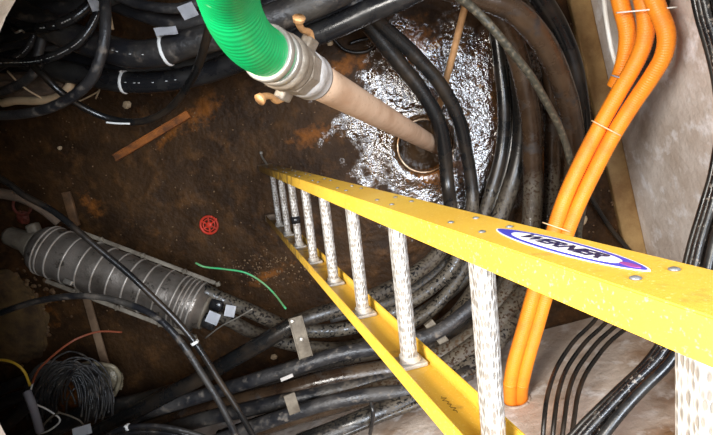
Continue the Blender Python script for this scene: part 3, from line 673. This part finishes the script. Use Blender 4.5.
for i in range(4):
    k = i * 9
    cable('slim black cable arching over the bare front wall, %s of four' % lab4[i],
          [(608 + k * 1.6, 300, .5), (593 + k * 1.5, 322, .55), (573 + k * 1.35, 343, .65), (558 + k * 1.2, 366, .78), (548 + k * 1.15, 392, .9), (544 + k * 1.1, 420, 1.0), (542 + k, 450, 1.05)], 3.9, M_wet, group='slim black cables arching over the front wall', seg=8)

# ------------------------------------------------------------------ ribbed splice closure
def closure():
    zc = .70; A = P(37, 246, zc); B = P(206, 310, zc); d = (B - A).normalized(); L = (B - A).length; r = .119
    A = A.copy(); root = empty('splice_closure', (A.x, A.y, A.z - r)); off = Vector(root.location); A0 = A - off
    tag(root, 'grey ribbed cylindrical splice closure lying between rails over the mud at the left', 'splice closure')
    bm = bmesh.new(); prof = [(0, .07), (.0, .085), (.02, .106), (.05, r)]
    n = 60
    for i in range(n + 1): prof.append((.05 + (L - .1) * i / n, r + .0015 * math.sin(i * .7)))
    prof += [(L - .03, r - .002), (L - .028, r - .02), (L, r - .024)]
    lathe(bm, A0, d, prof, 48); link('case', bm, M_case, root)
    ds = [.055, .075] + [.12 + i * (L - .26) / 8 for i in range(9)] + [L - .115, L - .095, L - .075, L - .05]
    for q in ds:
        bm = bmesh.new(); lathe(bm, A0 + d * (q - .004), d, [(0, r - .004), (0, r + .002), (.002, r + .0045), (.006, r + .0045), (.008, r + .002), (.008, r - .004)], 48)
        link('rib', bm, M_casering, root)
    bm = bmesh.new(); lathe(bm, A0 + d * (L - .001), d, [(0, r - .026), (.012, r - .026), (.014, r - .05)], 40); link('end_plate', bm, M_galv, root)
    up = (Vector((0, 0, H)) - (A + B) / 2).normalized(); s = d.cross(up).normalized()
    for sg, nm in ((-1, 'back'), (1, 'front')):
        bm = bmesh.new(); c = s * sg * (r + .014)
        bar(bm, A0 + d * .12 + c, A0 + d * (L - .01) + c, .020, .024, up, .003)
        for u in (.3, .55, .8, 1.0): box(bm, A0 + d * (L * u) + c + up * .014, .022, .022, .016, bev=.003)
        link('clamp_rail', bm, M_galv, root)
    for u in (.02, -.02):
        pass
    for a, rr in ((up * .03 - s * .045, .036), (up * .03 + s * .045, .036)):
        bm = bmesh.new(); lathe(bm, A0 + d * (L + .005) + a, d, [(0, rr), (.05, rr), (.06, rr - .008)], 20); link('cable_port', bm, M_blackclean, root)
    bm = bmesh.new(); lathe(bm, A0 - d * .16, d, [(0, .03), (.02, .045), (.10, .05), (.14, .07), (.17, .085)], 24); link('end_sleeve', bm, M_galv, root)
    bm = bmesh.new(); box(bm, A0 - d * .05 - s * .07 + up * .03, .05, .05, .05, bev=.012); link('clamp_lug', bm, M_galv, root)
    bm = bmesh.new(); bar(bm, A0 + d * .2 + s * .10 + up * .08, A0 + d * .24 + s * .1 + up * .1, .02, .012, up); link('valve_stub', bm, M_steel, root)
closure()
quad_tag('white paper tag on the lower cable leaving the closure', 213, 318, .82, 12, 11, -.35, .1)
quad_tag('pale paper tag on the upper cable leaving the closure', 230, 311, .84, 10, 11, -.15, .1)
cable('thin green wire looping from the closure over the mud', [(196, 263, .82), (205, 267, .82), (225, 269, .75), (245, 273, .7), (262, 283, .7), (275, 295, .72), (286, 309, .8)], 2, M_wgreen, name='green_wire', cat='wire', seg=6)
cable('thin grey wire crossing from the closure to the long cables', [(205, 338, .7), (222, 326, .74), (240, 316, .78), (252, 309, .8)], 1.4, M_steel, name='grey_wire', cat='wire', seg=6)
# long thin black cables in front of the closure
cable('thin black cable crossing in front of the ribbed closure', [(-25, 165, 1.1), (5, 181, 1.1), (25, 196, 1.1), (48, 209, 1.1), (80, 232, 1.12), (115, 262, 1.12), (150, 294, 1.12), (178, 322, 1.12), (200, 350, 1.12), (222, 385, 1.12), (246, 425, 1.12), (262, 455, 1.1)], 5.8, M_wet, group='thin black cables in front of the closure', ties=(.71,))
cable('thin black cable sweeping under the closure from the left edge', [(-25, 324, .9), (0, 313, .92), (30, 303, .95), (65, 297, .98), (100, 297, 1.0), (135, 306, 1.02), (160, 320, 1.04), (182, 344, 1.06), (202, 374, 1.07), (222, 408, 1.08), (240, 445, 1.08)], 6, M_black, group='thin black cables in front of the closure')
cable('grey tan cloth sleeve running from the left edge behind the thin cable', [(-20, 190, .7), (5, 194, .7), (25, 199, .7), (45, 210, .68), (60, 222, .66)], 9, M_cloth, name='sleeve', cat='sleeve')
def redring(label, x, y, R, m, zz, name, disc):
    c = P(x, y, zz); r = px2m(R * 2, c) / 2; bm = bmesh.new(); ring(bm, c, (0, 0, 1), r * .88, r * .13, 28, 8)
    if disc:
        lathe(bm, c - Vector((0, 0, .008)), (0, 0, 1), [(0, r * .34), (.012, r * .34), (.016, r * .2)], 20)
        for k in range(6):
            a = k * math.pi / 3 + .3; bar(bm, c + Vector((math.cos(a), math.sin(a), 0)) * r * .3, c + Vector((math.cos(a), math.sin(a), 0)) * r * .85, .010, .006)
        ring(bm, c, (0, 0, 1), r * .6, r * .07, 24, 6)
        box(bm, c + Vector((r * .9, r * .35, .004)), .014, .014, .012, bev=.003)
    tag(link(name, bm, m), label, 'disc')
redring('round red slotted plastic disc lying alone on the mud', 209, 225, 9.8, M_red, .012, 'drain_disc', True)
redring('faded red hoop leaning behind the closure end at the left', 22, 206, 9, M_faded, .02, 'plastic_hoop', False)
heap('red_rag', 'dull red rag scrap below the faded hoop', 23, 217, .0, 5, 6, .02, M_faded, 'rag', 0, 5)
# rusty bar and laths
bm = bmesh.new(); a, b = P(115, 158, .02), P(189, 114, .02); bar(bm, a, b, .042, .02, bev=.004); q = (b - a).cross(Vector((0, 0, 1))).normalized() * .019
for sg in (-1, 1): bar(bm, a + q * sg, b + q * sg, .006, .034, bev=.002)
tag(link('rusty_bar', bm, M_rust), 'rusty orange steel bar lying on the mud below the back wall cables', 'bar')
bm = bmesh.new(); bar(bm, P(66, 192, .03), P(76, 226, .03), .052, .022, bev=.004)
tag(link('rusty_plate', bm, M_lath), 'short rusty upright strip on the mud above the closure', 'strip')
bm = bmesh.new(); bar(bm, P(86, 296, .06), P(106, 366, .22), .046, .016, bev=.003)
tag(link('timber_lath', bm, mat('tan_lath', (.30, .19, .11), (.17, .10, .055), 10, .4, .65, .75)), 'tan timber lath below the closure beside the plastic loop', 'lath')
cable('milky plastic strap looped over the tan lath', [(78, 366, .45), (88, 363, .46), (102, 364, .46), (114, 367, .45), (120, 377, .42), (117, 390, .4), (108, 402, .38), (98, 416, .36)], 4, M_poly, name='plastic_strap', cat='strap', seg=8)
heap('plastic_bag', 'crumpled milky plastic film caught on the tan lath', 111, 377, .34, 9, 12, .03, M_poly, 'plastic film', .3, 8)
# wooden stick
bm = bmesh.new(); a, b = P(470, -12, .40), P(437, 116, .01); tube(bm, [a.lerp(b, i / 10) + Vector(noise.noise_vector(Vector((i * .4, 0, 0)))) * .004 for i in range(11)], .018, 12)
tag(link('wooden_stick', bm, M_wood), 'pale wooden pole sloping to the water between the cables', 'pole')
# debris by the back wall and pebble on right
heap('mud_clod', 'small tan stone by the kerb right of the orange ducts', 581, 220, .02, 5, 5, .02, M_cream, 'stone', 0, 4)
cable('coiled black wire lying on the mud beyond the coupling', [(330, 36, .06), (345, 50, .05), (362, 52, .05), (374, 46, .05), (372, 38, .06), (360, 40, .06), (350, 44, .06)], 3.5, M_wet, name='coiled_wire', cat='wire', seg=8)
for lab, x, y, s in [('small tan chip on the mud right of the coupling levers', 330, 43, 3), ('small pale chip on the mud right of the dipping cable', 127, 105, 4), ('small tan chip on the floor below the long cables', 274, 357, 3.2), ('tiny white chip on the bare mud at the left', 60, 148, 2)]:
    heap('chip', lab, x, y, .01, s, s * .8, .012, M_cream, 'chip', 0, x)
def crumbs():
    bm = bmesh.new(); rnd = random.Random(11)
    spots = [(P(rnd.uniform(0, 340), rnd.uniform(80, 330)), .002, .005) for _ in range(240)]
    spots += [(P(rnd.gauss(268, 26), rnd.gauss(270, 9)), .003, .006) for _ in range(150)]
    spots += [(P(rnd.gauss(30, 18), rnd.gauss(300, 22)), .006, .015) for _ in range(80)]
    spots += [(Vector((XR - .085 - abs(rnd.gauss(0, .02)), rnd.uniform(-1.1, .6), 0)), .003, .008) for _ in range(160)]
    spots += [(P(rnd.uniform(540, 620), rnd.uniform(60, 240)), .003, .006) for _ in range(80)]
    for p, a, b in spots:
        if not (XL < p.x < XR and YB < p.y < YT): continue
        s = rnd.uniform(a, b)
        bmesh.ops.create_icosphere(bm, subdivisions=1, radius=s, matrix=Matrix.Translation((p.x, p.y, -.002 + s * .3)) @ Matrix.Rotation(rnd.random() * 6, 4, 'Z') @ Matrix.Diagonal((1.4, 1, .7, 1)))
    tag(link('grit', bm, mat('tan_grit', (.22, .13, .06), (.12, .06, .025), 9, bump=0), base=False, smooth=False), 'tan grit and crumbs scattered over the mud floor', 'grit', kind='stuff')
crumbs()

# ------------------------------------------------------------------ rack hardware
def flatpiece(name, label, a, b, w, th, m, holes=True):
    a = P(*a); b = P(*b); base = (a + b) / 2; base.z = min(a.z, b.z) - .01
    root = empty(name, base); tag(root, label, 'bracket')
    up = (Vector((0, 0, H)) - base).normalized()
    bm = bmesh.new(); bar(bm, a - base, b - base, w, th, up, .002)
    t = (b - a).normalized(); s = t.cross(up).normalized()
    if holes:
        for sg in (-1, 1): bar(bm, a - base + s * sg * w * .5, b - base + s * sg * w * .5, .005, th * 2.2, up, .001)
    link('strap_plate', bm, m, root)
    if holes:
        for u in (.08, .55):
            bm = bmesh.new(); lathe(bm, a.lerp(b, u) - base + up * th * .5 + s * (w * .3 if u < .1 else 0), up, [(0, .012), (.006, .012), (.01, .006)], 6); link('bolt', bm, M_steel, root, smooth=False)
    return root
flatpiece('rack_bracket', 'dirty galvanised rack bracket strapped over the long dusty cable', (295, 317, .86), (306, 357, .86), .058, .010, M_galv)
flatpiece('rack_plate', 'small grey metal plate between the lower cables', (289, 394, .98), (295, 413, .98), .050, .010, M_galv, False)
flatpiece('rack_clip', 'small pale clip above the grey plate', (281, 380, .86), (293, 375, .86), .016, .012, M_collar, False)
flatpiece('cable_rack_arm', 'grey metal rack arm showing past the ladder rail', (428, 322, .55), (452, 352, .55), .05, .03, M_galv, False)
bm = bmesh.new(); box(bm, P(462, 318, .03), .26, .10, .06, Matrix.Rotation(.1, 3, 'Z'), .008)
tag(link('brick', bm, mat('red_brown_brick', (.14, .045, .02), (.07, .025, .012), 10, .4, .6, .8, .8, .4)), 'red-brown block on the floor seen between the white rungs', 'block')

# ------------------------------------------------------------------ wire coil, lower left
def coil():
    zc = .5; c = P(66, 398, zc); root = empty('wire_coil', c - Vector((0, 0, .06))); off = Vector(root.location)
    tag(root, 'thick coil of thin dark wire bound with pale ribbon at the lower left', 'wire coil')
    rnd = random.Random(4)
    for k in range(60):
        cx = 58 + rnd.uniform(-6, 14) + (k % 2) * 16; cy = 400 + rnd.uniform(-6, 8); R = rnd.uniform(20, 31); sy = rnd.uniform(1.2, 1.45); ph = rnd.uniform(2.6, 3.3); zz = zc + rnd.uniform(-.03, .06)
        pts = []
        for i in range(13):
            a = ph + i / 12 * rnd.uniform(3.3, 3.6) * 1.0
            pts.append(P(cx + R * math.cos(a), cy + R * sy * math.sin(a), zz + .03 * math.sin(i * .6)) - off)
        bm = bmesh.new(); tube(bm, catmull(pts, 4), .0052, 6)
        link('wire_turn', bm, M_black if k % 3 else M_dusty, root)
    for pts, m, r in [([(34, 380), (36, 374), (33, 382), (30, 395), (34, 403), (48, 410), (60, 420), (50, 430), (38, 434)], M_tie, .005),
                      ([(58, 412), (70, 416), (80, 421), (85, 428)], M_galv, .005), ([(60, 412), (50, 418), (40, 430), (38, 438)], M_galv, .006)]:
        bm = bmesh.new(); tube(bm, catmull([P(x, y, zc + .12) - off for x, y in pts], 6), r, 6); link('binding_ribbon', bm, m, root)
coil()
cable('yellow wire curving in from the left edge to the coil', [(-15, 360, .62), (3, 360, .63), (15, 364, .64), (24, 372, .64), (30, 386, .62)], 2.3, M_wyel, name='yellow_wire', cat='wire', seg=6)
cable('red-brown wire arching from the coil to the tan lath', [(32, 384, .62), (38, 371, .64), (48, 360, .64), (62, 348, .62), (78, 338, .58), (100, 331, .5), (122, 332, .42)], 2, M_wred, name='red_wire', cat='wire', seg=6)
cable('grey-blue plastic sleeve standing in the wire coil', [(27, 392, .66), (31, 402, .68), (35, 414, .68), (40, 432, .66)], 6.5, M_bluegrey, name='sleeve', cat='sleeve')
quad_tag('pale printed paper tag at the foot of the wire coil', 82, 431, .72, 14, 8, .35, .1)
G5 = 'black cables arching along the bottom edge'
for i in range(5):
    cable('black cable arching at the bottom edge, ' + ['topmost', 'second from top', 'third from top', 'fourth from top', 'lowest'][i] + ' of five',
          [(88 - i * 2, 460, .85), (103 + i, 441 + i * 2, .88), (122 + i, 429 + i * 2.6, .9), (150, 426 + i * 2.6, .9), (180 - i, 430 + i * 2.6, .9), (210 - i * 2, 440 + i * 2, .88), (235, 455, .85)], 4.6, M_wet if i % 2 else M_black, group=G5, ties=((.38,) if i == 0 else ()), seg=8)
G6 = 'dark cables at the lower left corner'
for i, (l, pts, w) in enumerate([('upper dark cable passing behind the wire coil', [(-20, 398, .4), (20, 382, .4), (50, 372, .35), (64, 378, .33)], 9),
                                 ('dark cable at the left edge below the yellow wire', [(-20, 415, .5), (10, 400, .5), (40, 392, .5)], 10),
                                 ('dark cable rising from the bottom edge left of the coil', [(-10, 440, .55), (12, 420, .55), (30, 404, .55), (45, 400, .5)], 10),
                                 ('dark cable low beneath the wire coil', [(10, 450, .35), (50, 430, .35), (90, 412, .35), (140, 402, .35), (190, 388, .35)], 15)]):
    cable(l, pts, w, M_black, group=G6)
# low back-left debris mound
heap('debris_mound', 'ochre crumbly debris mound at the left edge below the closure', 8, 318, 0.0, 34, 40, .07, mat('ochre_debris', (.17, .10, .035), (.07, .04, .018), 9, .4, .65, .9, .9, .7, 40), 'debris', 0, 3)
